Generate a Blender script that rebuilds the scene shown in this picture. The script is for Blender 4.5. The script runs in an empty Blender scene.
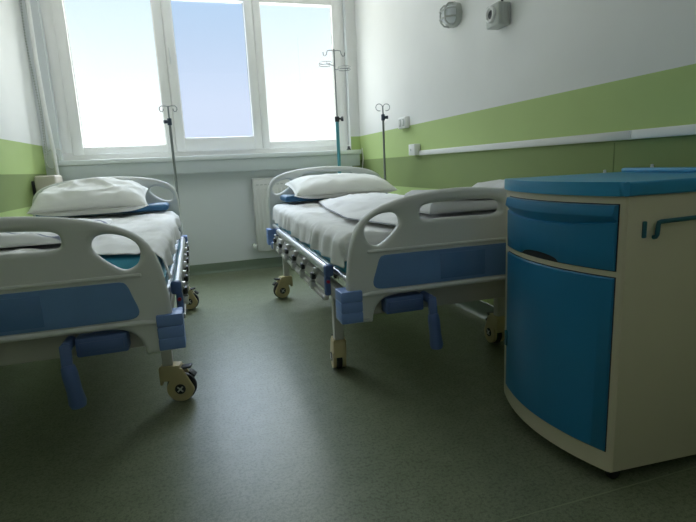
import bpy, bmesh, math
from mathutils import Vector, Matrix, noise
PI = math.pi
C = bpy.context.scene.collection
V = Vector

# ------------------------------------------------------------------ materials
def mat(name, col, rough=.5, metal=0., spec=.5, var=0., vscale=8., bump=0., bscale=60., coat=0., sheen=0.):
    m = bpy.data.materials.new(name); m.use_nodes = True
    nt = m.node_tree; b = nt.nodes['Principled BSDF']
    b.inputs['Base Color'].default_value = (*col, 1)
    b.inputs['Roughness'].default_value = rough
    b.inputs['Metallic'].default_value = metal
    b.inputs['Specular IOR Level'].default_value = spec
    b.inputs['Coat Weight'].default_value = coat
    b.inputs['Sheen Weight'].default_value = sheen
    tc = nt.nodes.new('ShaderNodeTexCoord')
    n = nt.nodes.new('ShaderNodeTexNoise'); n.inputs['Scale'].default_value = vscale; n.inputs['Detail'].default_value = 4
    nt.links.new(tc.outputs['Object'], n.inputs['Vector'])
    r = nt.nodes.new('ShaderNodeValToRGB')
    v = max(var, .01)
    r.color_ramp.elements[0].position = .3; r.color_ramp.elements[1].position = .7
    r.color_ramp.elements[0].color = (*[c * (1 - v) for c in col], 1)
    r.color_ramp.elements[1].color = (*[min(1, c * (1 + v)) for c in col], 1)
    nt.links.new(n.outputs['Fac'], r.inputs['Fac']); nt.links.new(r.outputs['Color'], b.inputs['Base Color'])
    if bump:
        n2 = nt.nodes.new('ShaderNodeTexNoise'); n2.inputs['Scale'].default_value = bscale; n2.inputs['Detail'].default_value = 3
        bp = nt.nodes.new('ShaderNodeBump'); bp.inputs['Strength'].default_value = bump; bp.inputs['Distance'].default_value = .01
        nt.links.new(tc.outputs['Object'], n2.inputs['Vector']); nt.links.new(n2.outputs['Fac'], bp.inputs['Height'])
        nt.links.new(bp.outputs['Normal'], b.inputs['Normal'])
    return m

M = dict(
    plastic=mat('bed_plastic', (.66, .67, .65), .42, spec=.4),
    blue=mat('blue_panel', (.13, .255, .50), .4, var=.04),
    clip=mat('blue_clip', (.17, .28, .58), .38),
    crank=mat('crank_blue', (.085, .145, .33), .45),
    metalwhite=mat('painted_steel', (.60, .59, .55), .4),
    beam=mat('beam_paint', (.46, .45, .41), .5),
    chrome=mat('aluminium', (.72, .72, .72), .28, metal=1.),
    steel=mat('steel_pole', (.26, .28, .28), .35, metal=.7),
    caster=mat('caster_cream', (.60, .50, .28), .45),
    tyre=mat('tyre_rubber', (.02, .021, .022), .6),
    dark=mat('dark_plastic', (.025, .028, .032), .5),
    red=mat('red_button', (.55, .02, .05), .4),
    vinyl=mat('teal_vinyl', (.08, .42, .58), .42),
    navyvinyl=mat('cushion_vinyl', (.03, .13, .27), .5),
    sheet=mat('white_cotton', (.80, .80, .79), .85, bump=.12, bscale=35, spec=.2, sheen=.1),
    pillow=mat('pillow_cotton', (.80, .80, .765), .85, bump=.12, bscale=30, spec=.2),
    duvet=mat('duvet_cotton', (.83, .83, .84), .85, bump=.15, bscale=25, spec=.2),
    hem=mat('hem_navy', (.30, .32, .38), .8),
    blanket=mat('blanket_cotton', (.70, .70, .71), .9, bump=.2, bscale=50, spec=.2),
    cabblue=mat('cabinet_blue', (.016, .19, .39), .38, var=.03),
    cabtop=mat('cabinet_top_blue', (.035, .29, .55), .30, var=.03),
    cream=mat('cabinet_cream', (.67, .61, .46), .45),
    teal=mat('teal_plastic', (.02, .12, .16), .4),
    pvc=mat('white_pvc', (.88, .87, .85), .35),
    sill=mat('sill_white', (.80, .83, .84), .4),
    fascia=mat('fascia_paint', (.62, .66, .68), .5),
    radiator=mat('radiator_enamel', (.70, .70, .67), .4),
    white=mat('white_plastic', (.78, .78, .76), .4),
    grey=mat('grey_plastic', (.47, .49, .46), .5),
    ridge=mat('grey_ridge', (.27, .29, .27), .5),
    tealpole=mat('teal_pole', (.08, .30, .35), .35),
    beige=mat('beige_box', (.55, .50, .44), .55),
    ceiling=mat('ceiling_paint', (.84, .84, .83), .9, bump=.05),
    plainwall=mat('wall_paint', (.74, .74, .72), .85, bump=.04, bscale=90),
    lensglass=mat('lamp_glass', (.80, .83, .85), .2),
    base=mat('baseboard_vinyl', (.17, .215, .16), .45),
)

def glass(name, tint):
    m = bpy.data.materials.new(name); m.use_nodes = True
    nt = m.node_tree; nt.nodes.clear()
    o = nt.nodes.new('ShaderNodeOutputMaterial'); mx = nt.nodes.new('ShaderNodeMixShader')
    t = nt.nodes.new('ShaderNodeBsdfTransparent'); g = nt.nodes.new('ShaderNodeBsdfGlossy')
    t.inputs['Color'].default_value = (*tint, 1); g.inputs['Roughness'].default_value = .02
    mx.inputs['Fac'].default_value = .05
    nt.links.new(t.outputs[0], mx.inputs[1]); nt.links.new(g.outputs[0], mx.inputs[2]); nt.links.new(mx.outputs[0], o.inputs['Surface'])
    return m
M['glass'] = glass('window_glass', (.97, .985, .98))
M['tinted'] = glass('tinted_window_glass', (.77, .82, .91))

def band_wall(name, seam=False, corner=None):
    """white paint above two green painted bands, set by height"""
    m = bpy.data.materials.new(name); m.use_nodes = True
    nt = m.node_tree; b = nt.nodes['Principled BSDF']; L = nt.links
    b.inputs['Roughness'].default_value = .55; b.inputs['Specular IOR Level'].default_value = .35
    tc = nt.nodes.new('ShaderNodeTexCoord'); sp = nt.nodes.new('ShaderNodeSeparateXYZ'); L.new(tc.outputs['Object'], sp.inputs[0])
    mr = nt.nodes.new('ShaderNodeMapRange'); mr.inputs['From Min'].default_value = 0; mr.inputs['From Max'].default_value = 2.0
    L.new(sp.outputs['Z'], mr.inputs['Value'])
    cr = nt.nodes.new('ShaderNodeValToRGB'); cr.color_ramp.interpolation = 'CONSTANT'
    lg, dg, wh = (.43, .555, .215, 1), (.225, .295, .105, 1), (.77, .77, .75, 1)
    e = cr.color_ramp.elements; e[0].position = 0; e[0].color = lg
    e[1].position = .79 / 2; e[1].color = dg
    x = e.new(1.041 / 2); x.color = lg
    x = e.new(1.2824 / 2); x.color = wh
    L.new(mr.outputs[0], cr.inputs['Fac'])
    n = nt.nodes.new('ShaderNodeTexNoise'); n.inputs['Scale'].default_value = 3; n.inputs['Detail'].default_value = 5
    L.new(tc.outputs['Object'], n.inputs['Vector'])
    mr2 = nt.nodes.new('ShaderNodeMapRange'); mr2.inputs['To Min'].default_value = .95; mr2.inputs['To Max'].default_value = 1.05
    L.new(n.outputs['Fac'], mr2.inputs['Value'])
    mul = nt.nodes.new('ShaderNodeMix'); mul.data_type = 'RGBA'; mul.blend_type = 'MULTIPLY'; mul.inputs['Factor'].default_value = 1
    L.new(cr.outputs['Color'], mul.inputs['A']); L.new(mr2.outputs[0], mul.inputs['B'])
    out = mul.outputs['Result']
    if corner is not None:      # plain paint left of this x
        gt = nt.nodes.new('ShaderNodeMath'); gt.operation = 'GREATER_THAN'; gt.inputs[1].default_value = corner
        L.new(sp.outputs['X'], gt.inputs[0])
        mx = nt.nodes.new('ShaderNodeMix'); mx.data_type = 'RGBA'
        mx.inputs['A'].default_value = (.72, .745, .76, 1); L.new(gt.outputs[0], mx.inputs['Factor']); L.new(out, mx.inputs['B'])
        out = mx.outputs['Result']
    L.new(out, b.inputs['Base Color'])
    return m

def floor_mat():
    m = bpy.data.materials.new('green_linoleum'); m.use_nodes = True
    nt = m.node_tree; b = nt.nodes['Principled BSDF']; L = nt.links
    tc = nt.nodes.new('ShaderNodeTexCoord')
    def ramp(scale, detail, p0, c0, p1, c1):
        n = nt.nodes.new('ShaderNodeTexNoise'); n.inputs['Scale'].default_value = scale; n.inputs['Detail'].default_value = detail
        L.new(tc.outputs['Object'], n.inputs['Vector'])
        r = nt.nodes.new('ShaderNodeValToRGB'); r.color_ramp.elements[0].position = p0; r.color_ramp.elements[1].position = p1
        r.color_ramp.elements[0].color = (*c0, 1); r.color_ramp.elements[1].color = (*c1, 1)
        L.new(n.outputs['Fac'], r.inputs['Fac']); return r
    a = ramp(90, 2, .36, (.62, .63, .58), .52, (1, 1, 1))
    c = ramp(14, 5, .35, (.195, .222, .148), .68, (.228, .255, .177))
    f = ramp(240, 2, .40, (.80, .80, .78), .60, (1.08, 1.08, 1.06))
    mul = nt.nodes.new('ShaderNodeMix'); mul.data_type = 'RGBA'; mul.blend_type = 'MULTIPLY'; mul.inputs['Factor'].default_value = .8
    L.new(c.outputs[0], mul.inputs['A']); L.new(a.outputs[0], mul.inputs['B'])
    mu2 = nt.nodes.new('ShaderNodeMix'); mu2.data_type = 'RGBA'; mu2.blend_type = 'MULTIPLY'; mu2.inputs['Factor'].default_value = 1
    L.new(mul.outputs['Result'], mu2.inputs['A']); L.new(f.outputs[0], mu2.inputs['B'])
    L.new(mu2.outputs['Result'], b.inputs['Base Color'])
    b.inputs['Roughness'].default_value = .40; b.inputs['Specular IOR Level'].default_value = .42
    n2 = nt.nodes.new('ShaderNodeTexNoise'); n2.inputs['Scale'].default_value = 120
    bp = nt.nodes.new('ShaderNodeBump'); bp.inputs['Strength'].default_value = .04; bp.inputs['Distance'].default_value = .004
    L.new(tc.outputs['Object'], n2.inputs['Vector']); L.new(n2.outputs['Fac'], bp.inputs['Height']); L.new(bp.outputs['Normal'], b.inputs['Normal'])
    return m

def stripe_mat():
    m = bpy.data.materials.new('striped_cotton'); m.use_nodes = True
    nt = m.node_tree; b = nt.nodes['Principled BSDF']; L = nt.links
    b.inputs['Roughness'].default_value = .9
    tc = nt.nodes.new('ShaderNodeTexCoord'); w = nt.nodes.new('ShaderNodeTexWave'); w.bands_direction = 'DIAGONAL'
    w.inputs['Scale'].default_value = 2.0; w.inputs['Distortion'].default_value = 1.2; w.inputs['Detail'].default_value = 0
    r = nt.nodes.new('ShaderNodeValToRGB')
    r.color_ramp.elements[0].position = .80; r.color_ramp.elements[0].color = (.80, .80, .80, 1)
    r.color_ramp.elements[1].position = .88; r.color_ramp.elements[1].color = (.22, .24, .34, 1)
    L.new(tc.outputs['Object'], w.inputs['Vector']); L.new(w.outputs['Fac'], r.inputs['Fac']); L.new(r.outputs['Color'], b.inputs['Base Color'])
    return m
M['stripe'] = stripe_mat()

# ------------------------------------------------------------------ mesh building
class MB:
    def __init__(s): s.bm = bmesh.new()
    def _fin(s, vs, mtx):
        if mtx is not None: bmesh.ops.transform(s.bm, matrix=mtx, verts=vs)
    def box(s, lo, hi, bev=0., seg=2, mtx=None):
        lo, hi = V(lo), V(hi); c = (lo + hi) / 2; d = hi - lo
        g = bmesh.ops.create_cube(s.bm, size=1, matrix=Matrix.Translation(c) @ Matrix.Diagonal((*d, 1)))
        vs = g['verts']
        if bev:
            es = list({e for v in vs for e in v.link_edges})
            r = bmesh.ops.bevel(s.bm, geom=es, offset=bev, segments=seg, profile=.5, affect='EDGES')
            vs = list({v for f in r['faces'] for v in f.verts} | {v for v in vs if v.is_valid})
            seen = set(vs); st = list(vs)
            while st:
                v = st.pop()
                for e in v.link_edges:
                    o = e.other_vert(v)
                    if o not in seen: seen.add(o); st.append(o)
            vs = list(seen)
        s._fin(vs, mtx); return s
    def bar(s, a, b, w, h=None, bev=0.):
        """rectangular bar from a to b"""
        a, b = V(a), V(b); h = h or w; d = b - a
        q = d.to_track_quat('Z', 'Y').to_matrix().to_4x4()
        s.box((-w / 2, -h / 2, 0), (w / 2, h / 2, d.length), bev, mtx=Matrix.Translation(a) @ q); return s
    def cyl(s, a, b, r, r2=None, n=20, bev=0.):
        a, b = V(a), V(b); d = b - a; r2 = r if r2 is None else r2
        q = d.to_track_quat('Z', 'Y').to_matrix().to_4x4(); m = Matrix.Translation(a) @ q
        prof = [(0, 0), (r - bev, 0), (r, bev), (r2, d.length - bev), (r2 - bev, d.length), (0, d.length)] if bev else [(0, 0), (r, 0), (r2, d.length), (0, d.length)]
        return s.lathe(prof, n, m)
    def lathe(s, prof, n=24, mtx=None):
        rings = []; vs = []
        for (r, z) in prof:
            if r < 1e-6: v = s.bm.verts.new((0, 0, z)); rings.append([v]); vs.append(v)
            else:
                ring = [s.bm.verts.new((r * math.cos(2 * PI * k / n), r * math.sin(2 * PI * k / n), z)) for k in range(n)]
                rings.append(ring); vs += ring
        for A, B in zip(rings, rings[1:]):
            for k in range(n):
                k2 = (k + 1) % n
                if len(A) == 1 and len(B) == 1: continue
                if len(A) == 1: s.bm.faces.new((A[0], B[k2], B[k]))
                elif len(B) == 1: s.bm.faces.new((A[k], A[k2], B[0]))
                else: s.bm.faces.new((A[k], A[k2], B[k2], B[k]))
        s._fin(vs, mtx); return s
    def tube(s, pts, r, n=10, closed=False, sx=1., sy=1.):
        pts = [V(p) for p in pts]; N = len(pts); rings = []; up = None
        for i, p in enumerate(pts):
            if closed: t = pts[(i + 1) % N] - pts[i - 1]
            else: t = pts[min(i + 1, N - 1)] - pts[max(i - 1, 0)]
            t.normalize()
            if up is None:
                up = V((0, 0, 1)) if abs(t.z) < .9 else V((1, 0, 0))
            up = (up - t * up.dot(t)).normalized(); sd = t.cross(up)
            rings.append([s.bm.verts.new(p + (sd * math.cos(2 * PI * k / n) * sx + up * math.sin(2 * PI * k / n) * sy) * r) for k in range(n)])
        pairs = list(zip(rings, rings[1:])) + ([(rings[-1], rings[0])] if closed else [])
        for A, B in pairs:
            for k in range(n): s.bm.faces.new((A[k], A[(k + 1) % n], B[(k + 1) % n], B[k]))
        if not closed:
            s.bm.faces.new(rings[0][::-1]); s.bm.faces.new(rings[-1])
        return s
    def prism(s, pts, a, b, axis='Z', bev=0., seg=2):
        """closed outline extruded from a to b along axis; outline given in the two other axes (X: yz, Y: xz, Z: xy)"""
        def P(p, t): return {'Z': (p[0], p[1], t), 'Y': (p[0], t, p[1]), 'X': (t, p[0], p[1])}[axis]
        A = [s.bm.verts.new(P(p, a)) for p in pts]; B = [s.bm.verts.new(P(p, b)) for p in pts]
        f1 = s.bm.faces.new(A); f2 = s.bm.faces.new(B[::-1]); n = len(pts)
        fs = [f1, f2]
        for k in range(n): fs.append(s.bm.faces.new((A[k], B[k], B[(k + 1) % n], A[(k + 1) % n])))
        if bev:
            es = list(f1.edges) + list(f2.edges)
            bmesh.ops.bevel(s.bm, geom=es, offset=bev, segments=seg, profile=.5, affect='EDGES')
        return s
    def grid(s, rows, closed_u=False):
        """surface through rows of points"""
        R = [[s.bm.verts.new(p) for p in r] for r in rows]
        for A, B in zip(R, R[1:]):
            n = len(A)
            for k in range(n if closed_u else n - 1):
                s.bm.faces.new((A[k], A[(k + 1) % n], B[(k + 1) % n], B[k]))
        return R
    def slab(s, front, back):
        """two point grids of the same size joined into a closed solid"""
        A = s.grid(front); B = s.grid(back)
        ring = lambda R: [R[0][k] for k in range(len(R[0]))] + [R[i][-1] for i in range(1, len(R))] + [R[-1][k] for k in range(len(R[0]) - 2, -1, -1)] + [R[i][0] for i in range(len(R) - 2, 0, -1)]
        a, b = ring(A), ring(B)
        for k in range(len(a)): s.bm.faces.new((a[k], b[k], b[(k + 1) % len(a)], a[(k + 1) % len(a)]))
        return s
    def build(s, name, m, parent=None, loc=None, smooth=True, ang=38, weld=True):
        bm = s.bm
        if weld: bmesh.ops.remove_doubles(bm, verts=bm.verts, dist=1e-6)
        bmesh.ops.recalc_face_normals(bm, faces=bm.faces)
        for f in bm.faces: f.smooth = smooth
        for e in bm.edges:
            if len(e.link_faces) == 2 and e.calc_face_angle(0) > math.radians(ang): e.smooth = False
        me = bpy.data.meshes.new(name); bm.to_mesh(me); bm.free()
        me.materials.append(m)
        o = bpy.data.objects.new(name, me); C.objects.link(o)
        if parent: o.parent = parent
        if loc: o.location = loc
        return o

def tag(o, label=None, cat=None, group=None, kind=None):
    if label: o['label'] = label
    if cat: o['category'] = cat
    if group: o['group'] = group
    if kind: o['kind'] = kind
    return o
def thing(name, label, cat, loc=(0, 0, 0), rz=0, group=None):
    o = bpy.data.objects.new(name, None); C.objects.link(o); o.empty_display_size = .1
    o.location = loc; o.rotation_euler = (0, 0, rz)
    return tag(o, label, cat, group)

def chaikin(p, it=2):
    for _ in range(it):
        q = []
        for i in range(len(p)):
            a, b = p[i], p[(i + 1) % len(p)]
            q.append((a[0] * .75 + b[0] * .25, a[1] * .75 + b[1] * .25)); q.append((a[0] * .25 + b[0] * .75, a[1] * .25 + b[1] * .75))
        p = q
    return p
def mirror(half):
    """right half outline (x>=0), ordered from top centre to bottom centre, to a closed outline"""
    l = [(-x, z) for x, z in half if x > 1e-6]
    return half + l[::-1]
def board(name, outer, holes, y0, y1, bev, m, parent):
    """rounded plate in the xz plane with holes, from y0 to y1, made from a filled curve"""
    cu = bpy.data.curves.new('tmp', 'CURVE'); cu.dimensions = '2D'; cu.fill_mode = 'BOTH'
    cu.extrude = (y1 - y0) / 2 - bev; cu.bevel_depth = bev; cu.bevel_resolution = 3; cu.offset = -bev
    for pts in [outer] + holes:
        sp = cu.splines.new('POLY'); sp.points.add(len(pts) - 1); sp.use_cyclic_u = True
        for p, q in zip(sp.points, pts): p.co = (q[0], q[1], 0, 1)
    t = bpy.data.objects.new('tmp', cu); C.objects.link(t)
    dg = bpy.context.evaluated_depsgraph_get()
    me = bpy.data.meshes.new_from_object(t.evaluated_get(dg)); bpy.data.objects.remove(t); bpy.data.curves.remove(cu)
    b = MB(); b.bm.from_mesh(me); bpy.data.meshes.remove(me)
    for v in b.bm.verts: v.co = (v.co.x, (y0 + y1) / 2 - v.co.z, v.co.y)
    bmesh.ops.remove_doubles(b.bm, verts=b.bm.verts, dist=1e-5)
    return b.build(name, m, parent, ang=50)
def nz(x, y, z=0.): return noise.noise(V((x, y, z)))

# ------------------------------------------------------------------ the room
XL, XR, YB, YF, H = -1.25, 1.70, 5.06, -.55, 2.95
WX0, WX1, WZ0, WZ1 = -1.115, 1.595, 1.13, 2.68
fl = MB().box((XL - .2, YF - .2, -.1), (XR + .2, YB + .25, 0)).build('floor', floor_mat()); tag(fl, kind='structure')
MB().box((XL, 1.052, 0), (XR, 1.056, .0006)).build('welded_seam', mat('weld_line', (.27, .31, .20), .5), fl)
tag(MB().box((XL - .2, YF - .2, H), (XR + .2, YB + .25, H + .1)).build('ceiling', M['ceiling']), kind='structure')
tag(MB().box((XL - .2, YF - .2, 0), (XL, YB + .25, H)).build('wall_left', band_wall('green_band_wall')), kind='structure')
wr = tag(MB().box((XR, YF - .2, 0), (XR + .2, YB + .25, H)).build('wall_right', band_wall('green_band_wall_right')), kind='structure')
tag(MB().box((XL, YF - .2, 0), (XR, YF, H)).build('wall_front', M['plainwall']), kind='structure')
tag(MB().box((XL, YB, 0), (XR, YB + .25, WZ0)).box((XL, YB, WZ1), (XR, YB + .25, H)).box((XL, YB, WZ0), (WX0, YB + .25, WZ1)).box((WX1, YB, WZ0), (XR, YB + .25, WZ1))
    .build('wall_back', band_wall('window_wall_paint', corner=1.60), weld=False), kind='structure')
MB().box((XR - .0012, 1.709, .10), (XR, 1.7125, 1.04)).build('panel_seam', mat('seam_green', (.12, .18, .05), .6), wr)
def cove(a, b, n):
    """coved vinyl baseboard along a->b, n = direction into the room"""
    a, b, n = V(a), V(b), V(n)
    pr = [(0, 0), (.035, 0), (.02, .004), (.009, .014), (.006, .03), (.005, .095), (0, .098)]
    m = MB(); m.grid([[p + n * d + V((0, 0, z)) for d, z in pr] for p in (a, b)])
    return m
tag(cove((XL, YB, 0), (XR, YB, 0), (0, -1, 0)).build('baseboard_back', M['base']), kind='structure')
tag(cove((XL, YF, 0), (XL, YB, 0), (1, 0, 0)).build('baseboard_left', M['base']), kind='structure')
tag(cove((XR, YF, 0), (XR, YB, 0), (-1, 0, 0)).build('baseboard_right', M['base']), kind='structure')

# window: fixed left and right lights, opening sash in the middle
win = bpy.data.objects.new('window_1', None); C.objects.link(win); win.location = (0, 5.16, 1.15); tag(win, kind='structure')
def wbox(m, x0, x1, z0, z1, y0, y1, bev=.006): return m.box((x0, y0 - 5.16, z0 - 1.15), (x1, y1 - 5.16, z1 - 1.15), bev)
f = MB()
wbox(f, WX0, -1.0, 1.15, WZ1, 5.135, 5.20); wbox(f, 1.54, WX1, 1.15, WZ1, 5.135, 5.20)
wbox(f, -.165, -.095, 1.15, WZ1, 5.135, 5.20); wbox(f, .65, .72, 1.15, WZ1, 5.135, 5.20)
wbox(f, WX0, WX1, 1.15, 1.215, 5.13, 5.20); wbox(f, WX0, WX1, 2.615, WZ1, 5.13, 5.20)
f.build('window_frame', M['pvc'], win, weld=False)
def sash(ox0, ox1, oz0, oz1, gx0, gx1, gz0, gz1, y0, gm):
    m = MB()
    wbox(m, ox0, gx0, oz0, oz1, y0, 5.185, .008); wbox(m, gx1, ox1, oz0, oz1, y0, 5.185, .008)
    wbox(m, gx0 - .004, gx1 + .004, oz0, gz0, y0, 5.185, .008); wbox(m, gx0 - .004, gx1 + .004, gz1, oz1, y0, 5.185, .008)
    s = m.build('window_sash', M['pvc'], win, weld=False)
    p = MB().box((gx0 - .008, -.003, gz0 - 1.158), (gx1 + .008, .003, gz1 - 1.142)).build('window_pane', gm, s)
    g = MB(); w = .004
    for x in (gx0, gx1): g.box((x - w, -.008, gz0 - 1.15 - w), (x + w, .008, gz1 - 1.15 + w))
    for z in (gz0, gz1): g.box((gx0, -.008, z - 1.15 - w), (gx1, .008, z - 1.15 + w))
    g.build('glazing_gasket', M['grey'], s, weld=False)
    return s
sash(-1.03, -.135, 1.20, 2.63, -.934, -.219, 1.27, 2.57, 5.118, M['glass'])
s2 = sash(-.13, .685, 1.20, 2.63, -.0486, .605, 1.325, 2.562, 5.10, M['tinted'])
sash(.69, 1.56, 1.20, 2.63, .763, 1.4726, 1.27, 2.565, 5.118, M['glass'])
MB().box((-.116, -.075, .84), (-.098, -.06, .905), .004).box((-.113, -.097, .855), (-.101, -.062, .87), .004).box((-.114, -.10, .85), (-.10, -.085, .98), .005).build('window_handle', M['white'], s2, weld=False)
tag(MB().box((-1.135, 4.94, 1.108), (1.672, 5.14, 1.151), .006).build('trim_1', M['sill']), kind='structure')           # window ledge
tag(MB().box((-1.145, 4.955, .99), (1.655, 5.06, 1.108), .004).build('trim_2', M['fascia']), kind='structure')       # casing under the ledge

# ------------------------------------------------------------------ hospital beds
def make_caster(parent, x, y, ang, lever):
    """locking caster, swivelled by ang; wheel rolls along its local x"""
    R = Matrix.Translation((x, y, 0)) @ Matrix.Rotation(ang, 4, 'Z')
    t = .05; zc = .064
    out = []
    for k in range(-12, 15):
        a = math.radians(-90 + k * 9 - 35)
        out.append((t + .058 * math.cos(a), zc + .058 * math.sin(a)))
    out += [(t + .015, .155), (.028, .172), (-.03, .172), (-.034, .14), (-.028, .10)]
    m = MB()
    for s in (-1, 1): m.prism(out, s * .032, s * .016, 'Y', .004)
    m.box((-.03, -.03, .128), (.055, .03, .172), .006); m.box((-.036, -.03, .085), (-.024, .03, .165), .004)
    bmesh.ops.transform(m.bm, matrix=R, verts=m.bm.verts)
    h = m.build('caster', M['caster'], parent, weld=False)
    m = MB().lathe([(.03, -.013), (.060, -.013), (.064, -.008), (.064, .008), (.060, .013), (.03, .013), (.03, -.013)], 32, Matrix.Translation((t, 0, zc)) @ Matrix.Rotation(PI / 2, 4, 'X'))
    bmesh.ops.transform(m.bm, matrix=R, verts=m.bm.verts); m.build('caster_tyre', M['tyre'], h)
    m = MB()
    m.cyl((t, -.036, zc), (t, .036, zc), .023, n=24, bev=.001)
    bmesh.ops.transform(m.bm, matrix=R, verts=m.bm.verts); m.build('hub_cap', M['dark'], h, weld=False)
    m = MB()
    for a in (45, 135):
        m.box((-.016, -.038, -.003), (.016, .038, .003), mtx=Matrix.Translation((t, 0, zc)) @ Matrix.Rotation(math.radians(a), 4, 'Y'))
    bmesh.ops.transform(m.bm, matrix=R, verts=m.bm.verts); m.build('hub_cross', M['white'], h, weld=False)
    m = MB().bar((.04, 0, .15), (.10, 0, .158), .045, .010, .003).bar((.09, 0, .135), (.115, 0, .112), .04, .010, .003)
    bmesh.ops.transform(m.bm, matrix=R, verts=m.bm.verts); m.build('brake_lever', M['dark'], h, weld=False)

FOOT = [(0, .893), (.10, .889), (.19, .879), (.28, .861), (.36, .834), (.420, .796), (.453, .742), (.471, .68), (.482, .60), (.488, .53), (.490, .46), (.490, .40), (.490, .394), (.484, .392), (.40, .390), (.392, .390), (.388, .394),
        (.383, .43), (.366, .462), (.335, .484), (.29, .493), (.20, .496), (0, .497)]
HOLE = [(.262, .772), (.268, .80), (.29, .815), (.33, .815), (.370, .803), (.402, .778), (.411, .745), (.401, .710), (.374, .692), (.35, .690), (.315, .713), (.28, .745)]
SLOT = [(-.181, .803), (-.177, .828), (-.14, .839), (0, .847), (.14, .839), (.177, .828), (.181, .803), (.175, .783), (.14, .775), (0, .779), (-.14, .775), (-.175, .783)]
HEAD = [(0, .998), (.12, .995), (.24, .984), (.34, .965), (.42, .935), (.465, .895), (.484, .84), (.490, .77), (.492, .60), (.492, .46), (.492, .40), (.492, .394), (.486, .392), (.40, .390), (.392, .390), (.388, .394),
        (.383, .43), (.366, .462), (.335, .484), (.29, .493), (.20, .496), (0, .497)]
HHOLE = [(.292, .885), (.30, .905), (.33, .915), (.38, .905), (.425, .885), (.450, .855), (.452, .825), (.435, .803), (.405, .800), (.365, .815), (.32, .845), (.297, .868)]
HSLOT = [(-.212, .915), (-.205, .938), (-.17, .948), (0, .957), (.17, .948), (.205, .938), (.212, .915), (.20, .895), (.17, .888), (0, .892), (-.17, .888), (-.20, .895)]
neg = lambda L: [(-x, z) for x, z in L]

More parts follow.
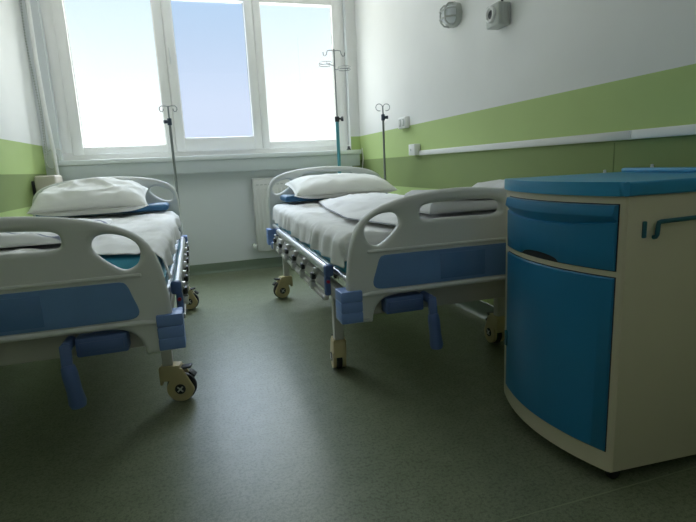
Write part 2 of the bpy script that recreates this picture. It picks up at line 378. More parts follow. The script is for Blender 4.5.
def make_bed(label, loc, rz, crank_side, swivel, socket_x, leg_x):
    bed = thing('hospital_bed', label, 'bed', loc, rz, 'hospital beds')
    P = M['plastic']
    # y = 0 is the outer face of the footboard, the head end lies at y = 2.24
    fb = board('footboard', chaikin(mirror(FOOT)), [chaikin(SLOT), chaikin(HOLE), chaikin(neg(HOLE))], 0, .045, .016, P, bed)
    pan = [(0, .655), (.30, .655), (.345, .654), (.358, .64), (.37, .60), (.384, .56), (.384, .54), (.372, .526), (.34, .522), (0, .522)]
    board('blue_panel', chaikin(mirror(pan), 1), [], -.004, .02, .003, M['blue'], fb)
    MB().box((-.405, -.007, .665), (.405, .02, .679), .006).build('upper_lip', P, fb)
    MB().tube([(-.43, .004, .502), (-.39, -.004, .508), (0, -.005, .509), (.39, -.004, .508), (.43, .004, .502)], .009, 10).build('lower_lip', P, fb)
    cx = .08 * (1 if crank_side > 0 else 1)
    card = MB().box((-.10 * 1 - .0, -.0055, .535), (.10, -.004, .638), .0005).build('card_holder', mat('clear_holder', (.105, .215, .44), .25), fb)
    hb = board('headboard', chaikin(mirror(HEAD)), [chaikin(HSLOT), chaikin(HHOLE), chaikin(neg(HHOLE))], 2.20, 2.243, .016, P, bed)
    for s in (-1, 1):
        for (y0, y1, par) in ((-.014, .075, fb), (2.165, 2.257, hb)):
            b = MB()
            for z0, z1 in ((.402, .4425), (.444, .484), (.4855, .527)):
                x0, x1 = sorted((s * .434, s * .520)); b.box((x0, y0, z0), (x1, y1, z1), .0035)
            x0, x1 = sorted((s * .437, s * .517)); b.box((x0, y0 + .003, .404), (x1, y1 - .003, .525))
            b.build('corner_clip', M['clip'], par, weld=False)
    # chassis
    f = MB()
    for s in (-1, 1):
        f.box((s * .445 - .02, .06, .415), (s * .445 + .02, 2.18, .475), .004)
        f.box((s * .445 - .012, .075, .475), (s * .445 + .012, .11, .53), .003); f.box((s * .445 - .012, 2.0, .475), (s * .445 + .012, 2.04, .53), .003)
    for y in (.9, 1.35, 2.10): f.box((-.43, y, .42), (.43, y + .045, .465), .004)
    f.build('frame', M['beam'], bed, weld=False)
    MB().box((-.41, .052, .405), (.41, .10, .485), .005).build('end_beam', M['beam'], bed)
    d = MB().box((-.43, .08, .525), (.43, 2.17, .545), .004)
    d.build('mattress_deck', M['metalwhite'], bed)
    for s in (-1, 1):
        MB().cyl((s * .462, .06, .556), (s * .462, 2.19, .556), .014, n=16).build('edge_tube', M['chrome'], bed)
    for i, (x, y) in enumerate(((-.415, .47), (leg_x, .47), (-.415, 2.02), (leg_x + .03, 2.02))):
        MB().box((x - .022, y - .022, .168), (x + .022, y + .022, .42), .003).build('leg', M['metalwhite'], bed)
        make_caster(bed, x, y, swivel[i], True)
    # crank under the footboard
    k = crank_side
    ch = MB(); x0, x1 = sorted((k * .178, k * .338)); ch.box((x0, -.012, .417), (x1, .055, .482), .008); ch.box((x0 + .012, -.016, .432), (x1 - .012, -.008, .468), .003)
    ch.build('crank_housing', M['crank'], bed, weld=False)
    c = MB().cyl((k * .155, .05, .462), (k * .155, -.03, .462), .018, n=20, bev=.003)
    c.bar((k * .155, -.034, .475), (k * .157, -.05, .40), .034, .020, .006)
    ck = c.build('crank_arm', M['crank'], bed, weld=False)
    MB().lathe([(0, 0), (.016, .0), (.021, .006), (.024, .03), (.023, .09), (.027, .13), (.023, .146), (0, .150)], 20,
               Matrix.Translation((k * .157, -.048, .412)) @ Matrix.Rotation(PI - .10, 4, 'Y')).build('crank_grip', M['crank'], ck)
    # folded side rails
    for s in (-1, 1):
        rl = MB().tube([(s * .497, .27, .560), (s * .497, .9, .561), (s * .497, 1.70, .562)], .021, 20, sx=.85, sy=1.1).build('side_rail', M['chrome'], bed)
        b = MB().box((s * .497 - .020, .238, .534), (s * .497 + .020, .278, .587), .012, 3)
        b.box((s * .505 - .013, .246, .452), (s * .505 + .013, .272, .540), .007)
        b.build('rail_end_cap', M['crank'], rl, weld=False)
        MB().cyl((s * .505, .247, .515), (s * .505, .238, .515), .007, n=14).build('release_button', M['red'], rl)
        MB().box((s * .497 - .021, 1.692, .530), (s * .497 + .021, 1.722, .587), .010, 3).build('rail_end_cap', M['crank'], rl)
        MB().box((s * .505 - .013, .30, .418), (s * .505 + .013, 1.92, .438), .004).build('lower_rail', M['metalwhite'], rl)
        MB().box((s * .512 - .017, 1.88, .412), (s * .512 + .017, 1.93, .462), .008).build('rail_clamp', M['crank'], rl)
        for j in range(6):
            y = .42 + j * .255
            p = MB().bar((s * .503, y, .545), (s * .523, y + .10, .455), .022, .009, .002)
            p.box((s * .518 - .012, y + .075, .425), (s * .518 + .012, y + .125, .462), .004)
            p.cyl((s * .505, y + .012, .535), (s * .527, y + .012, .535), .010, n=12)
            pp = p.build('rail_post', M['chrome'], rl, weld=False)
            MB().box((s * .522 - .010, y + .035, .482), (s * .522 + .010, y + .075, .512), .004).build('post_joint', M['dark'], pp, weld=False)
    MB().box((socket_x - .02, 2.243, .44), (socket_x + .02, 2.295, .50), .004).build('pole_socket', M['dark'], bed)
    return bed

LB = dict(loc=(-.606, 1.75, 0), rz=math.radians(.25))
RB = dict(loc=(1.004, 1.75, 0), rz=math.radians(-.75))
make_bed('hospital bed on the left with rumpled bedding and its blue crank hanging at the front', LB['loc'], LB['rz'], 1, (0., math.radians(-12), math.radians(200), math.radians(-8)), .482, .415)
make_bed('hospital bed near the green wall, half hidden by the blue bedside cabinet', RB['loc'], RB['rz'], -1, (math.radians(84), math.radians(86), math.radians(190), math.radians(40)), .525, .480)

def place(o, B, x, y, z=0., r=0.):
    """put a thing at local bed coordinates"""
    m = Matrix.Translation(B['loc']) @ Matrix.Rotation(B['rz'], 4, 'Z')
    o.location = m @ V((x, y, z)); o.rotation_euler = (0, 0, B['rz'] + r)

ZM = .545
def mattress(B, label):
    m = MB().box((-.452, -1.02, 0), (.452, 1.02, .168), .035, 4)
    o = m.build('mattress', M['vinyl']); tag(o, label, 'mattress', 'mattresses'); place(o, B, 0, 1.145, ZM + .001)
    MB().tube([(x, y, .15) for x, y in chaikin([(-.455, -1.023), (.455, -1.023), (.455, 1.023), (-.455, 1.023)], 3)], .004, 6, closed=True).build('piping', M['vinyl'], o)
mattress(LB, 'teal vinyl mattress under the white sheet of the left bed, showing at its foot end')
mattress(RB, 'mattress wrapped in a white sheet on the bed near the green wall')

def sheet_mesh(y0, y1, hw, drop, foot, amp, seed, zt=.176):
    """sheet over the mattress, in mattress coordinates (z from its bottom); drop = (left, right) hang, foot = hang at the foot end"""
    rows = []
    ny = 120
    # cross section parameter: distance along the profile
    r = .04
    prof = []
    n1 = 14
    for k in range(n1): prof.append((-hw, zt - r - (drop[0] - r) * (1 - k / n1), -1))
    for k in range(7): a = PI - k * PI / 2 / 6; prof.append((-hw + r + r * math.cos(a), zt - r + r * math.sin(a), -1 if k < 3 else 0))
    for k in range(1, 44): prof.append((-hw + r + (2 * hw - 2 * r) * k / 44, zt, 0))
    for k in range(7): a = PI / 2 - k * PI / 2 / 6; prof.append((hw - r + r * math.cos(a), zt - r + r * math.sin(a), 1 if k > 3 else 0))
    for k in range(1, n1 + 1): prof.append((hw, zt - r - (drop[1] - r) * k / n1, 1))
    ys = [('f', foot * (1 - k / 12)) for k in range(12)] if foot else []
    ys += [('t', y0 + (y1 - y0) * k / ny) for k in range(ny + 1)]
    for kind, t in ys:
        row = []
        y = y0 if kind == 'f' else t
        for (x, z, side) in prof:
            dz = .5 + .5 * nz(x * 3.1 + seed, y * 2.3, 1.7)
            w = amp * (nz(x * 5 + seed, y * 4.1, .3) + .6 * nz(x * 13 + seed, y * 9, 2.2) + .35 * nz(x * 26, y * 22 + seed, 4.4))
            # creases radiating across the top
            w += amp * .7 * (1 - abs(nz(x * 4 + y * 2.5 + seed, y * 5 - x * 2, 7.7)) * 2) ** 3 * dz
            if side == 0 and kind == 't':
                row.append((x, y, z + min(max(w, -.004), .016) + .003))
            elif kind == 't':
                q = max(0, (zt - r - z)) / .12
                s2 = amp * 1.3 * (.4 + q) * math.sin(y * 31 + 5 * nz(y * 3, z * 5, seed) + z * 14) * .6 + w
                row.append((x + side * (.004 + max(s2, -.004)), y, z + amp * q * 1.2 * nz(y * 6, seed, 1.1)))
            else:
                zz = min(z, zt - t); row.append((x * (1 + .004 * nz(x * 9, zz * 9, seed)), y - .006 - max(0, w) * .6 - (.0 if t > .02 else -.004), zz + w * .3))
        rows.append(row)
    return rows
def add_sheet(B, label, rows, m, grp):
    b = MB(); b.grid(rows); o = b.build('bed_sheet', m, ang=180); tag(o, label, 'bed sheet', grp)
    s = o.modifiers.new('thick', 'SOLIDIFY'); s.thickness = .003; s.offset = 1
    place(o, B, 0, 1.145, ZM + .001)
add_sheet(LB, 'white crumpled sheet tucked over the mattress of the left bed', sheet_mesh(-1.01, .90, .462, (.11, .10), 0, .022, 3.3), M['sheet'], 'bed sheets')
add_sheet(RB, 'white creased sheet hanging down the side of the bed near the green wall', sheet_mesh(-1.028, .99, .466, (.125, .12), .10, .018, 11.9), M['sheet'], 'bed sheets')

def cushion(name, lx, ly, lz, m, seed, amp, pw=2.6, flat=.5, sag=0.):
    """pillow shape: lx by ly in plan, lz thick, resting on z = 0; corners pulled out a little"""
    nu, nv = 56, 40
    b = MB(); top = []; bot = []
    for j in range(nv + 1):
        rt, rb = [], []
        v = -1 + 2 * j / nv
        for i in range(nu + 1):
            u = -1 + 2 * i / nu
            pin = 1 - .05 * (1 - abs(u) ** 2) * abs(v) ** 6 - 0
            pin2 = 1 - .06 * (1 - abs(v) ** 2) * abs(u) ** 6
            h = ((1 - abs(u) ** pw) * (1 - abs(v) ** pw)) ** .5
            x, y = u * lx / 2 * pin2, v * ly / 2 * pin
            w = amp * (nz(x * 6 + seed, y * 6, 0) + .5 * nz(x * 15, y * 15 + seed, 3)) * h ** .5
            w += amp * .9 * (1 - 2 * abs(nz(x * 5 + y * 3 + seed, y * 7, 5))) ** 3 * h
            zc = lz * .32 * (1 - sag * u * u)
            rt.append((x, y, zc + (lz - lz * .32) * h + w)); rb.append((x, y, zc - lz * .32 * min(1, h * 1.6) + .0008))
        top.append(rt); bot.append(rb)
    b.slab(top, bot)
    bmesh.ops.remove_doubles(b.bm, verts=b.bm.verts, dist=1e-4)
    return b.build(name, m, ang=180)
ZT = ZM + .201
# dark blue cushions lying under the pillows
for B, lab in ((LB, 'flat dark blue vinyl cushion under the pillow of the left bed'), (RB, 'flat dark blue vinyl cushion under the pillow beside the green wall')):
    b = MB().box((-.40, -.12, 0), (.42, .14, .046), .021, 4); o = b.build('head_cushion', M['navyvinyl']); tag(o, lab, 'cushion', 'dark blue head cushions'); place(o, B, 0, 2.045, ZT + .001)
def pillow(B, label, x, y, z, lx, ly, lz, tilt, seed, amp, rz=0.):
    o = cushion('pillow', lx, ly, lz, M['pillow'], seed, amp); tag(o, label, 'pillow', 'white pillows')
    place(o, B, x, y, z, rz); o.rotation_euler[0] = tilt
pillow(LB, 'big rumpled white pillow propped at the head of the left bed', -.035, 1.885, ZT + .060, .68, .46, .150, math.radians(12), 5.5, .020, math.radians(3))
pillow(RB, 'plump smooth white pillow on the bed near the green wall', .02, 1.90, ZT + .054, .78, .42, .128, math.radians(10.5), 8.1, .008)

def blanket(name, outline, z0, hfun, m, label, cat, B, seed, amp, edge=.02, grp=None):
    """cloth laid in folds; outline = function (u,v in 0..1) -> bed x,y ; hfun(u,v) = height above z0"""
    nu, nv = 64, 64; top = []; bot = []
    cx, cy = outline(.5, .5)
    for j in range(nv + 1):
        rt, rb = [], []
        for i in range(nu + 1):
            u, v = i / nu, j / nv; x, y = outline(u, v); h = hfun(u, v)
            d = min(u, 1 - u, v, 1 - v) / .06; k = min(1, d); rr = math.sqrt(max(0, 1 - (1 - k) ** 2))
            w = amp * (nz(x * 6 + seed, y * 6, 1) + .6 * nz(x * 14, y * 14 + seed, 2) + .9 * (1 - 2 * abs(nz(x * 4 + y * 3, y * 6 - x * 2 + seed, 6))) ** 3) * k
            ex = edge * .25 * nz(x * 9 + seed, y * 9, 4)
            rt.append((x - cx + ex, y - cy + ex, h * (.35 + .65 * rr) + w)); rb.append((x - cx + ex, y - cy + ex, 0.))
        top.append(rt); bot.append(rb)
    b = MB(); b.slab(top, bot); o = b.build(name, m, ang=180); tag(o, label, cat, grp); place(o, B, cx, cy, z0); return o
def duv(u, v):
    xl = [(-.24, .10), (-.335, .50), (-.27, 1.2), (-.19, 1.72)]
    y = .11 + v * 1.63
    for (xa, ya), (xb, yb) in zip(xl, xl[1:]):
        if ya <= y <= yb or (yb == 1.72 and y > yb): xe = xa + (xb - xa) * (y - ya) / (yb - ya); break
    else: xe = -.24
    return xe + u * (.455 - xe), y
dv = blanket('duvet', duv, ZT + .002, lambda u, v: .013 + .038 * math.sin(PI * min(1, u * 1.1)) * min(1, max(0, (v - .2) / .25)) * min(1, (1.06 - v) / .2), M['duvet'], 'white duvet spread over the right half of the bed near the green wall', 'duvet', RB, 2.2, .009)
pts = [];
cx, cy = duv(.5, .5)
for k in range(31):
    x, y = duv(0, k / 30); pts.append((x - cx - .002, y - cy, .004))
MB().tube(pts, .0025, 8).build('hem', M['hem'], dv)
tag(dv)['label'] = dv['label']
fb = blanket('folded_blanket', lambda u, v: (-.085 + u * .53, .10 + v * .30), ZT + .089, lambda u, v: .028 + .032 * (u > .62) * min(1, (u - .62) / .1 if u > .62 else 0) + .006 * math.sin(u * 7), M['blanket'],
             'greyish white folded blanket lying behind the footboard of the right bed', 'blanket', RB, 6.6, .006)
b = MB()
for k, (z, c) in enumerate(((.012, 1.), (.034, .99), (.052, .985))):
    pass
fb2 = blanket('fold', lambda u, v: (-.095 + u * .55, .095 + v * .32), 0, lambda u, v: .045 + .006 * math.sin(u * 9), M['blanket'], None, None, RB, 4.1, .004)
fb2.parent = fb; fb2.location = (.0, .005, -.05); fb2.rotation_euler = (0, 0, 0)
blanket('striped_blanket', lambda u, v: (-.41 + u * .56, .45 + v * .85), ZT + .002, lambda u, v: .022 + .035 * max(0, math.sin(v * 9 + u * 3)) * (1 - .5 * u), M['stripe'], 'crumpled white blanket with grey blue stripes on the left bed', 'blanket', LB, 9.4, .010)

# ------------------------------------------------------------------ drip stands
def hook_pts(s, z, a=.062, lift=.0):
    return [(0, 0, z), (s * a * .4, 0, z + .004 + lift), (s * a * .8, 0, z + .003 + lift), (s * a * .98, 0, z - .008 + lift), (s * a, 0, z - .022 + lift), (s * a * .88, 0, z - .036 + lift), (s * a * .68, 0, z - .038 + lift), (s * a * .55, 0, z - .026 + lift), (s * a * .56, 0, z - .016 + lift)]
def iv_pole(label, B, x, y, ztop, zknob, rz, heart):
    t = thing('iv_pole', label, 'drip stand', group='drip stands'); place(t, B, x, y, .5015, rz)
    MB().cyl((0, 0, 0), (0, 0, zknob - .50), .0095, n=14).build('lower_pole', M['steel'], t)
    MB().cyl((0, 0, zknob - .51), (0, 0, ztop - .50), .006, n=12).build('upper_pole', M['steel'], t)
    k = MB().cyl((0, 0, zknob - .535), (0, 0, zknob - .485), .016, n=16, bev=.003); k.cyl((0, 0, zknob - .51), (-.04 if not heart else .04, -.012, zknob - .51), .011, .014, n=12, bev=.002)
    k.build('clamp_knob', mat('clamp_navy', (.03, .05, .08), .4), t, weld=False)
    for s in (-1, 1):
        if heart:
            c = [(0, 0, ztop - .53)] + [(s * (.032 + .030 * math.cos(a)), 0, ztop - .50 - .012 + .028 * math.sin(a)) for a in [PI * 1.15 - q * PI * 1.75 / 12 for q in range(1, 13)]]
        else: c = hook_pts(s, ztop - .50)
        MB().tube(c, .0032, 8).build('hook', M['steel'], t)
iv_pole('thin steel drip pole with a T shaped double hook behind the left bed headboard', LB, .482, 2.272, 1.485, 1.385, 0, False)
iv_pole('steel drip pole with curled hooks at the green wall corner of the right bed', RB, .525, 2.270, 1.468, 1.385, 0, True)

t = thing('iv_pole', 'tall drip stand with teal lower tube and bottle rings in front of the window', 'drip stand', (1.275, 4.42, 0), 0, 'drip stands')
MB().lathe([(0, .075), (.03, .075), (.035, .085), (.03, .12), (.018, .13), (0, .13)], 20).build('hub', M['tealpole'], t)
for k in range(5):
    a = 2 * PI * k / 5 + .3; c, s = math.cos(a), math.sin(a)
    l = MB().bar((.02 * c, .02 * s, .095), (.24 * c, .24 * s, .062), .028, .02, .004).build('leg', M['tealpole'], t)
    MB().lathe([(0, -.011), (.024, -.011), (.026, -.006), (.026, .006), (.024, .011), (0, .011)], 16, Matrix.Translation((.235 * c, .235 * s, .026)) @ Matrix.Rotation(a, 4, 'Z') @ Matrix.Rotation(PI / 2, 4, 'X')).build('wheel', M['tyre'], l)
MB().cyl((0, 0, .12), (0, 0, 1.42), .0155, n=18).build('lower_pole', M['tealpole'], t)
MB().cyl((0, 0, 1.40), (0, 0, 2.0), .0075, n=12).build('upper_pole', M['steel'], t)
MB().cyl((0, 0, 1.385), (0, 0, 1.43), .021, n=16, bev=.003).cyl((0, 0, 1.41), (.035, -.01, 1.41), .010, n=12).cyl((.033, -.01, 1.41), (.055, -.015, 1.41), .020, .024, n=12, bev=.003).build('clamp_knob', M['dark'], t, weld=False)
for s, dz in ((-1, 0.), (1, .0)):
    up = [(0, 0, 1.985), (s * .03, 0, 1.99), (s * .06, 0, 1.985), (s * .068, 0, 1.955), (s * .082, 0, 1.94), (s * .096, 0, 1.948), (s * .098, 0, 1.972)]
    MB().tube(up, .004, 8).build('hook', M['steel'], t)
for s, z in ((-1, 1.862), (1, 1.828)):
    ring = [(s * .085 + .055 * math.cos(a), -.01 + .055 * math.sin(a), z) for a in [2 * PI * q / 28 for q in range(28)]]
    r = MB().tube(ring, .0032, 8, closed=True); r.tube([(0, 0, z + .002), (s * .032, -.006, z)], .004, 8); r.tube([(x, y, z + .022) for x, y, _ in ring], .0025, 8, closed=True)
    for q in (3, 12, 21): r.tube([ring[q], (ring[q][0], ring[q][1], z + .022)], .0025, 6)
    r.build('bottle_ring', M['steel'], t, weld=False)

# ------------------------------------------------------------------ bedside cabinet
W = .600; DEP = .535
cab = thing('bedside_cabinet', 'blue fronted cream bedside cabinet with bowed front and bright blue top', 'cabinet', (1.112, 1.060, 0), -math.atan2(.030, .585))
def bow(y, b=.07): q = y / W; return -b * 4 * q * (1 - q) if 0 <= q <= 1 else 0.
def outline(off, n=88, rc=.012):
    """cabinet plan grown by off"""
    pts = []
    for k in range(n + 1):
        y = W * k / n; slope = .07 * 4 * (1 - 2 * y / W) / W
        nx, ny = -1, -slope; l = math.hypot(nx, ny)
        pts.append((bow(y) + off * nx / l, y + off * ny / l * .6))
    pts[0] = (pts[0][0] + .004, -off + .004); pts.insert(1, (bow(W / n * .35) - off * .9, -off * .5 + .008 if off else .012))
    pts[-1] = (pts[-1][0] + .004, W + off - .004)
    pts += [(DEP - .01, W + off), (DEP, W + off - .01), (DEP, -off + .01), (DEP - .01, -off)]
    return pts
body = MB().prism(outline(0), .052, .882, 'Z', .003).build('body', M['cream'], cab, ang=30)
MB().prism(outline(.010), .882, .921, 'Z', .006, 3).build('countertop', M['cabtop'], cab, ang=35)
MB().box((DEP - .045, -.004, .9205), (DEP - .005, W - .03, .938), .007).build('back_rail', mat('rail_blue', (.10, .36, .60), .3), cab)
for x, y in ((DEP - .10, W - .008), (DEP - .02, W * .74)):
    MB().lathe([(0, 0), (.007, 0), (.006, .004), (.005, .009), (.006, .012), (0, .014)], 12, Matrix.Translation((x, y, .920 if x < DEP - .05 else .937))).build('peg', M['white'], cab)
def front_panel(name, y0, y1, zrows, m, parent, nu=64, back=-.004, zfun=None):
    """bowed panel; zrows = list of (z, proud) top to bottom, zfun(y, i, z) may move a row"""
    F, Bk = [], []
    for i, (z, o) in enumerate(zrows):
        fr, br = [], []
        for k in range(nu + 1):
            y = y0 + (y1 - y0) * k / nu; zz = zfun(y, i, z) if zfun else z
            fr.append((bow(y) - o, y, zz)); br.append((bow(y) - .0005, y, zz))
        F.append(fr); Bk.append(br)
    return MB().slab(F, Bk).build(name, m, parent, ang=35)
front_panel('gap_shade', .0195, .526, [(.861, .001), (.671, .001)], M['dark'], body)  # dark sheet behind the drawer, painting the shade in its gaps and notch
front_panel('gap_shade', .0195, .526, [(.655, .001), (.114, .001)], M['dark'], body)  # same dark sheet for the shaded gaps around the door
def dz(y, i, z):
    q = (y - .0225) / .5005; c = 4 * q * (1 - q)
    if i in (2, 3): return z + .004 * (1 - c)
    if i in (4, 5): return z - .016 * c
    if i >= 7:
        n = (y - .290) / .095
        return z + (.020 * math.sqrt(max(0, 1 - n * n)) if abs(n) < 1 else 0)
    return z
front_panel('drawer', .0225, .523, [(.858, .006), (.855, .014), (.826, .018), (.823, .015), (.8215, .003), (.806, .003), (.803, .012), (.678, .012), (.675, .010)][:1] + [(.856, .014), (.826, .020), (.824, .0195), (.812, .0025), (.808, .010), (.74, .010), (.678, .008), (.674, .006)], M['cabblue'], cab, zfun=dz)
dr = front_panel('door', .0225, .523, [(.652, .005), (.649, .008), (.121, .008), (.117, .005)], M['cabblue'], cab)
MB().box((bow(.51) - .013, .506, .285), (bow(.52) - .002, .522, .345), .002).build('door_pull', M['teal'], dr)
MB().box((.051, -.004, .764), (.063, .004, .811), .003).build('hook_slot', M['teal'], cab)
MB().tube([(.090, .001, .764), (.090, -.006, .766), (.090, -.010, .772), (.090, -.012, .800), (.092, -.012, .806), (.098, -.012, .808), (.24, -.012, .812), (.30, -.012, .813), (.31, -.002, .813)], .0065, 10).cyl((.262, .0, .814), (.262, -.024, .814), .018, n=20, bev=.003).build('towel_bar', M['teal'], cab, weld=False)
for x, y in ((.035, .045), (.035, W - .045), (DEP - .05, .045), (DEP - .05, W - .045)):
    c = MB().box((x - .018, y - .018, .040), (x + .018, y + .018, .054), .003)
    c.lathe([(0, -.010), (.020, -.010), (.0225, -.005), (.0225, .005), (.020, .010), (0, .010)], 18, Matrix.Translation((x + .008, y, .0225)) @ Matrix.Rotation(PI / 2, 4, 'X'))
    c.build('caster', M['tyre'], cab, weld=False)

# ------------------------------------------------------------------ radiator
rad = thing('radiator', 'white panel radiator under the window, behind the right bed', 'radiator', (.54, 5.0, .19))
m = MB(); w = .86; h = .71
m.box((0, -.055, 0), (w, -.043, h), .004)
for k in range(21): m.box((.02 + k * .04, -.062, .03), (.042 + k * .04, -.05, h - .09), .004)
m.box((0, .03, 0), (w, .042, h), .004)
pn = m.build('panel', M['radiator'], rad, weld=False)
g = MB().box((0, -.055, h), (w, .042, h + .012), .004).box((0, -.055, h - .02), (.008, .042, h)).box((w - .008, -.055, .0), (w, .042, h), .002).box((0, -.05, .02), (.008, .04, h), .002)
g.build('top_grille', M['radiator'], rad, weld=False)
g = MB()
for k in range(20): g.box((.03 + k * .04, -.0565, h - .055), (.055 + k * .04, -.054, h - .046))
g.build('vent_slot', M['grey'], pn, weld=False)
MB().cyl((-.03, -.01, .06), (.01, -.01, .06), .012, n=14).cyl((-.035, -.01, .06), (-.035, -.075, .06), .020, n=18, bev=.004).cyl((-.035, -.01, .06), (-.035, .055, .06), .008, n=12).build('valve', M['white'], rad, weld=False)
for xx in (.15, w - .2): MB().box((xx, .03, .5), (xx + .05, .0595, .56)).build('wall_mount', M['grey'], rad)

# ------------------------------------------------------------------ things on the right wall
lamp = thing('wall_lamp', 'grey oval bulkhead lamp with wire cage high on the right wall', 'lamp', (XR, 3.035, 1.905))
def oval(a, b, n=28, p=2.6): return [(a * math.copysign(abs(math.cos(t)) ** (2 / p), math.cos(t)), b * math.copysign(abs(math.sin(t)) ** (2 / p), math.sin(t))) for t in [2 * PI * k / n for k in range(n)]]
MB().prism(oval(.078, .070), -.032, 0, 'X', .006).build('lamp_base', M['grey'], lamp)
g = MB(); rows = []
for x, s in ((-.030, 1), (-.055, .97), (-.075, .85), (-.085, .6), (-.088, .3)): rows.append([(x, y, z) for y, z in oval(.062 * s, .054 * s)])
R = g.grid(rows, True); g.bm.faces.new(R[-1]); g.bm.faces.new(R[0]); g.build('lamp_glass', M['lensglass'], lamp)
c = MB()
for yy in (-.03, 0.03): c.tube([(-.03, yy, .066), (-.07, yy, .062), (-.094, yy, .04), (-.098, yy, 0), (-.094, yy, -.04), (-.07, yy, -.062), (-.03, yy, -.066)], .0055, 8)
for zz in (-.022, .026): c.tube([(-.03, .074, zz), (-.07, .068, zz), (-.094, .045, zz), (-.098, 0, zz), (-.094, -.045, zz), (-.07, -.068, zz), (-.03, -.074, zz)], .0055, 8)
c.tube([(-.034, y, z) for y, z in oval(.074, .067)], .007, 8, closed=True)
c.build('wire_cage', M['grey'], lamp, weld=False)

bx = thing('wall_speaker', 'grey ribbed box with round black eye and cable, right of the caged lamp', 'wall box', (XR, 2.510, 1.755))
hs = MB().box((-.078, -.060, -.058), (0, .060, .058), .009, 3)
for k in range(4): hs.box((-.066 + k * .016, -.0625, -.05), (-.058 + k * .016, -.057, .05), .001)
hs.build('housing', M['grey'], bx, weld=False)
Rx = Matrix.Translation((-.078, .006, .006)) @ Matrix.Scale(1.25, 4) @ Matrix.Rotation(-PI / 2, 4, 'Y')
le = MB().lathe([(.017, -.001), (.034, -.001), (.034, .008), (.031, .012), (.024, .013), (.021, .006), (.017, .004), (.017, -.001)], 28, Rx).build('bezel_ring', M['white'], bx)
MB().lathe([(0, .003), (.006, .0065), (.017, .005), (.0195, .003), (.0195, -.001), (0, -.001)], 24, Rx).build('lens', M['dark'], bx)
MB().tube([(-.010, .01, .055), (-.008, .01, .30), (-.008, .01, .70), (-.008, .01, H - 1.755 - .002)], .007, 8).build('cable', M['dark'], bx)

so = thing('wall_socket', 'white twin wall socket above the green band near the window', 'socket', (XR, 3.868, 1.317))
MB().box((-.038, -.078, -.045), (0, .078, .045), .008, 3).build('socket_body', M['white'], so)
MB().box((-.041, -.055, -.030), (-.036, -.008, .030), .002).box((-.041, .008, -.030), (-.036, .055, .030), .002).build('socket_face', M['grey'], so, weld=False)
for yy in (-.035, .026): MB().box((-.0425, yy, -.018), (-.039, yy + .009, .018), .001).build('rocker', M['white'], so)
jb = thing('junction_box', 'small white junction box at the window end of the cable trunking', 'junction box', (XR, 3.655, 1.094))
MB().box((-.052, -.056, -.043), (0, .056, .043), .005).build('box_body', M['white'], jb)
MB().cyl((-.052, .01, 0), (-.055, .01, 0), .009, n=14).build('cover_screw', M['grey'], jb)
for y0, y1, lab in ((1.6165, 3.597, 'long white cable trunking strip on the green wall from junction box to cabinet'), (-.50, 1.6135, 'white cable trunking strip above the blue cabinet, running out of the picture')):
    o = MB().box((-.018, 0, 0), (0, y1 - y0, .036), .003).build('cable_trunking', M['white']); o.location = (XR, y0, 1.048); tag(o, lab, 'cable trunking', 'cable trunking strips')
    MB().box((-.0195, .012, .004), (-.017, y1 - y0 - .012, .032), .001).build('cover_strip', M['white'], o)

# ------------------------------------------------------------------ corner by the left wall
cd = thing('window_blind', 'white gathered window blind with beaded chain in the left window corner', 'blind', (-1.11, 4.88, .985))
pts = [(-.012, .0, .012), (-.016, .01, .25), (-.034, .02, .55), (-.052, .06, 1.0), (-.056, .10, 1.45), (-.055, .14, 1.95)]
tb = MB().tube([(0, -.012, .0), (-.003, -.010, .02)] + [(x, y - .012, z) for x, y, z in pts], .016, 14).build('blind_tube', M['white'], cd)
MB().cyl((-.055, .12, 1.93), (-.055, .18, 1.945), .012, n=12).build('wall_mount', M['grey'], cd)
beads = MB()
P1 = [(-.115 + .012 * math.sin(k * .11), .145, .225 + k * .0228) for k in range(64)]
beads.tube(P1, .0022, 6)
for p in P1: beads.lathe([(0, -.007), (.005, -.005), (.0072, 0), (.005, .005), (0, .007)], 8, Matrix.Translation(p))
beads.build('bead_chain', M['grey'], cd, weld=False)
MB().tube([(-.098 + .012 * math.sin(k * .11), .146, .225 + k * .073) for k in range(20)], .004, 8).build('pull_cord', M['grey'], cd)
MB().box((-.13, .134, 1.665), (-.08, .18, 1.705), .004).build('chain_mount', M['white'], cd)
cb = thing('cable_loop', 'thin grey cable loops hanging at the left end of the window ledge', 'cable', (-1.185, 5.045, 1.06))
MB().tube([(.02 + .052 * math.cos(a) + .0 * a, -.012 - .10 * (1 if q > 8 else q / 9), .11 + .085 * math.sin(a)) for q, a in enumerate([PI * .5 + 2 * PI * k / 26 for k in range(24)])], .0042, 8).build('loop', M['grey'], cb)
MB().tube([(.075 + .046 * math.cos(a), -.105 - .004 * q / 6, .125 + .068 * math.sin(a)) for q, a in enumerate([PI * .1 + 2 * PI * k / 22 for k in range(18)])], .0038, 8).build('loop', M['white'], cb)
MB().box((.0, -.012, .18), (.03, .015, .205), .003).build('cable_clip', M['white'], cb)
wbx = thing('wall_box', 'beige boxy casing in the left corner behind the headboard of the left bed', 'wall box', (XL, 4.66, .70))
MB().box((.028, -.11, 0), (.185, .12, .330), .018, 4).build('casing', M['beige'], wbx)
MB().box((0, -.08, .03), (.035, .10, .29), .004).build('wall_mount', M['dark'], wbx)  # added bracket, coloured dark to stand for the shadow gap beside the wall
kb = thing('window_stop', 'tiny black knob lying on the right end of the window ledge', 'knob', (1.553, 5.0, 1.151))
MB().lathe([(0, 0), (.022, 0), (.024, .006), (.018, .014), (.012, .022), (.014, .032), (.010, .038), (0, .040)], 18).build('knob', M['dark'], kb)
ca = thing('wall_cable', 'thin pale cable dropping from the ledge in the right window corner', 'cable', (1.683, 5.03, .30))
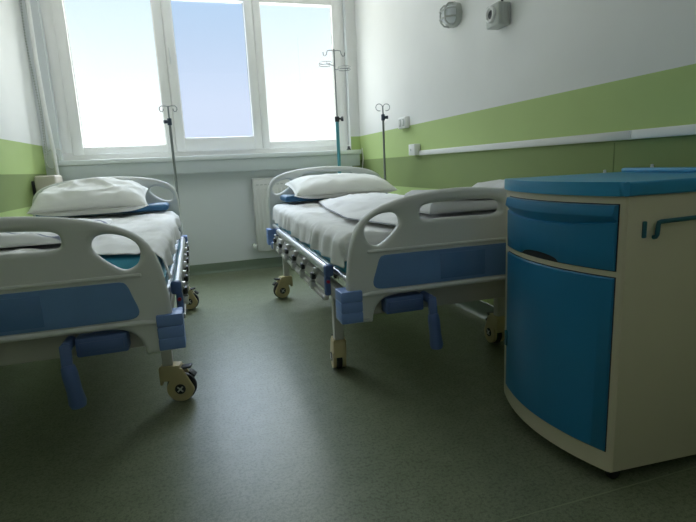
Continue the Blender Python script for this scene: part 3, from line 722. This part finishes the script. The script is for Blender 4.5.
MB().tube([(0, 0, 0), (.004, .0, .25), (-.002, 0, .5), (.002, -.06, .68), (.004, -.085, .76), (.002, -.07, .865)], .005, 8).build('cable', M['white'], ca)
MB().box((-.012, -.01, -.02), (.017, .03, .03), .003).build('cable_clip', M['white'], ca)

# ------------------------------------------------------------------ sky, sun, camera
w = bpy.data.worlds.new('sky'); bpy.context.scene.world = w; w.use_nodes = True
nt = w.node_tree; nt.nodes.clear(); L = nt.links
out = nt.nodes.new('ShaderNodeOutputWorld'); bg = nt.nodes.new('ShaderNodeBackground'); tc = nt.nodes.new('ShaderNodeTexCoord')
sp = nt.nodes.new('ShaderNodeSeparateXYZ'); L.new(tc.outputs['Generated'], sp.inputs[0])
cr = nt.nodes.new('ShaderNodeValToRGB'); e = cr.color_ramp.elements
mr = nt.nodes.new('ShaderNodeMapRange'); mr.inputs['From Min'].default_value = -.2; mr.inputs['From Max'].default_value = 1.0
L.new(sp.outputs['Z'], mr.inputs['Value']); L.new(mr.outputs[0], cr.inputs['Fac'])
def fz(z): return (z + .2) / 1.2
K = 20.     # ramp colours are stored divided by K
stops = [(-.2, (13., 13.2, 12.6)), (-.03, (10., 10.1, 9.8)), (.0, (1.27, 1.28, 1.28)), (.12, (1.24, 1.27, 1.29)), (.20, (1.08, 1.18, 1.24)), (.29, (.84, 1.03, 1.14)), (.335, (1., 1.2, 1.35)), (.45, (16.5, 17.8, 18.8)), (1.0, (16., 17.8, 19.8))]
e[0].position = 0; e[0].color = (*[c / K for c in stops[0][1]], 1)
e[1].position = 1; e[1].color = (*[c / K for c in stops[-1][1]], 1)
for z, c in stops[1:-1]:
    q = e.new(fz(z)); q.color = (*[x / K for x in c], 1)
# the sky is brightest straight out from the window and dimmer to both sides
xy = nt.nodes.new('ShaderNodeCombineXYZ'); L.new(sp.outputs['X'], xy.inputs['X']); L.new(sp.outputs['Y'], xy.inputs['Y'])
nv = nt.nodes.new('ShaderNodeVectorMath'); nv.operation = 'NORMALIZE'; L.new(xy.outputs[0], nv.inputs[0])
sy = nt.nodes.new('ShaderNodeSeparateXYZ'); L.new(nv.outputs['Vector'], sy.inputs[0])
az = nt.nodes.new('ShaderNodeMapRange'); az.inputs['From Min'].default_value = .50; az.inputs['From Max'].default_value = .95
az.inputs['To Min'].default_value = .14 * K; az.inputs['To Max'].default_value = K; L.new(sy.outputs['Y'], az.inputs['Value'])
L.new(cr.outputs['Color'], bg.inputs['Color']); L.new(az.outputs[0], bg.inputs['Strength'])
L.new(bg.outputs[0], out.inputs['Surface'])

sun = bpy.data.lights.new('sun', 'SUN'); sun.energy = 1.2; sun.angle = math.radians(6); sun.color = (1, .93, .78)
so_ = bpy.data.objects.new('sun', sun); C.objects.link(so_)
so_.rotation_euler = V((1, -.15, -.80)).to_track_quat('-Z', 'Y').to_euler(); so_.location = (-4, 7, 5)
pl = bpy.data.lights.new('window_portal', 'AREA'); pl.shape = 'RECTANGLE'; pl.size = WX1 - WX0; pl.size_y = WZ1 - WZ0
pl.cycles.is_portal = True
po = bpy.data.objects.new('window_portal', pl); C.objects.link(po); po.location = ((WX0 + WX1) / 2, 5.33, (WZ0 + WZ1) / 2); po.rotation_euler = (-PI / 2, 0, 0)

cd_ = bpy.data.cameras.new('camera'); cam = bpy.data.objects.new('camera', cd_); C.objects.link(cam)
cd_.sensor_width = 36; cd_.sensor_fit = 'HORIZONTAL'; cd_.lens = 495.01 / 696 * 36; cd_.clip_start = .02
pi_, ya, ro = .1913, .2891, -.0473
F = V((math.sin(ya) * math.cos(pi_), math.cos(ya) * math.cos(pi_), -math.sin(pi_)))
Rv = V((math.cos(ya), -math.sin(ya), 0)); U = Rv.cross(F)
R2 = Rv * math.cos(ro) + U * math.sin(ro); U2 = -Rv * math.sin(ro) + U * math.cos(ro)
mw = Matrix((( R2.x, U2.x, -F.x, 0), (R2.y, U2.y, -F.y, 0), (R2.z, U2.z, -F.z, 1.0), (0, 0, 0, 1)))
cam.matrix_world = mw
S = bpy.context.scene; S.camera = cam
S.view_settings.view_transform = 'Standard'; S.view_settings.look = 'None'; S.view_settings.gamma = 1; S.view_settings.exposure = 0; S.view_settings.use_curve_mapping = False
S.cycles.max_bounces = 14; S.cycles.diffuse_bounces = 8; S.cycles.transparent_max_bounces = 12
S.cycles.use_denoising = True
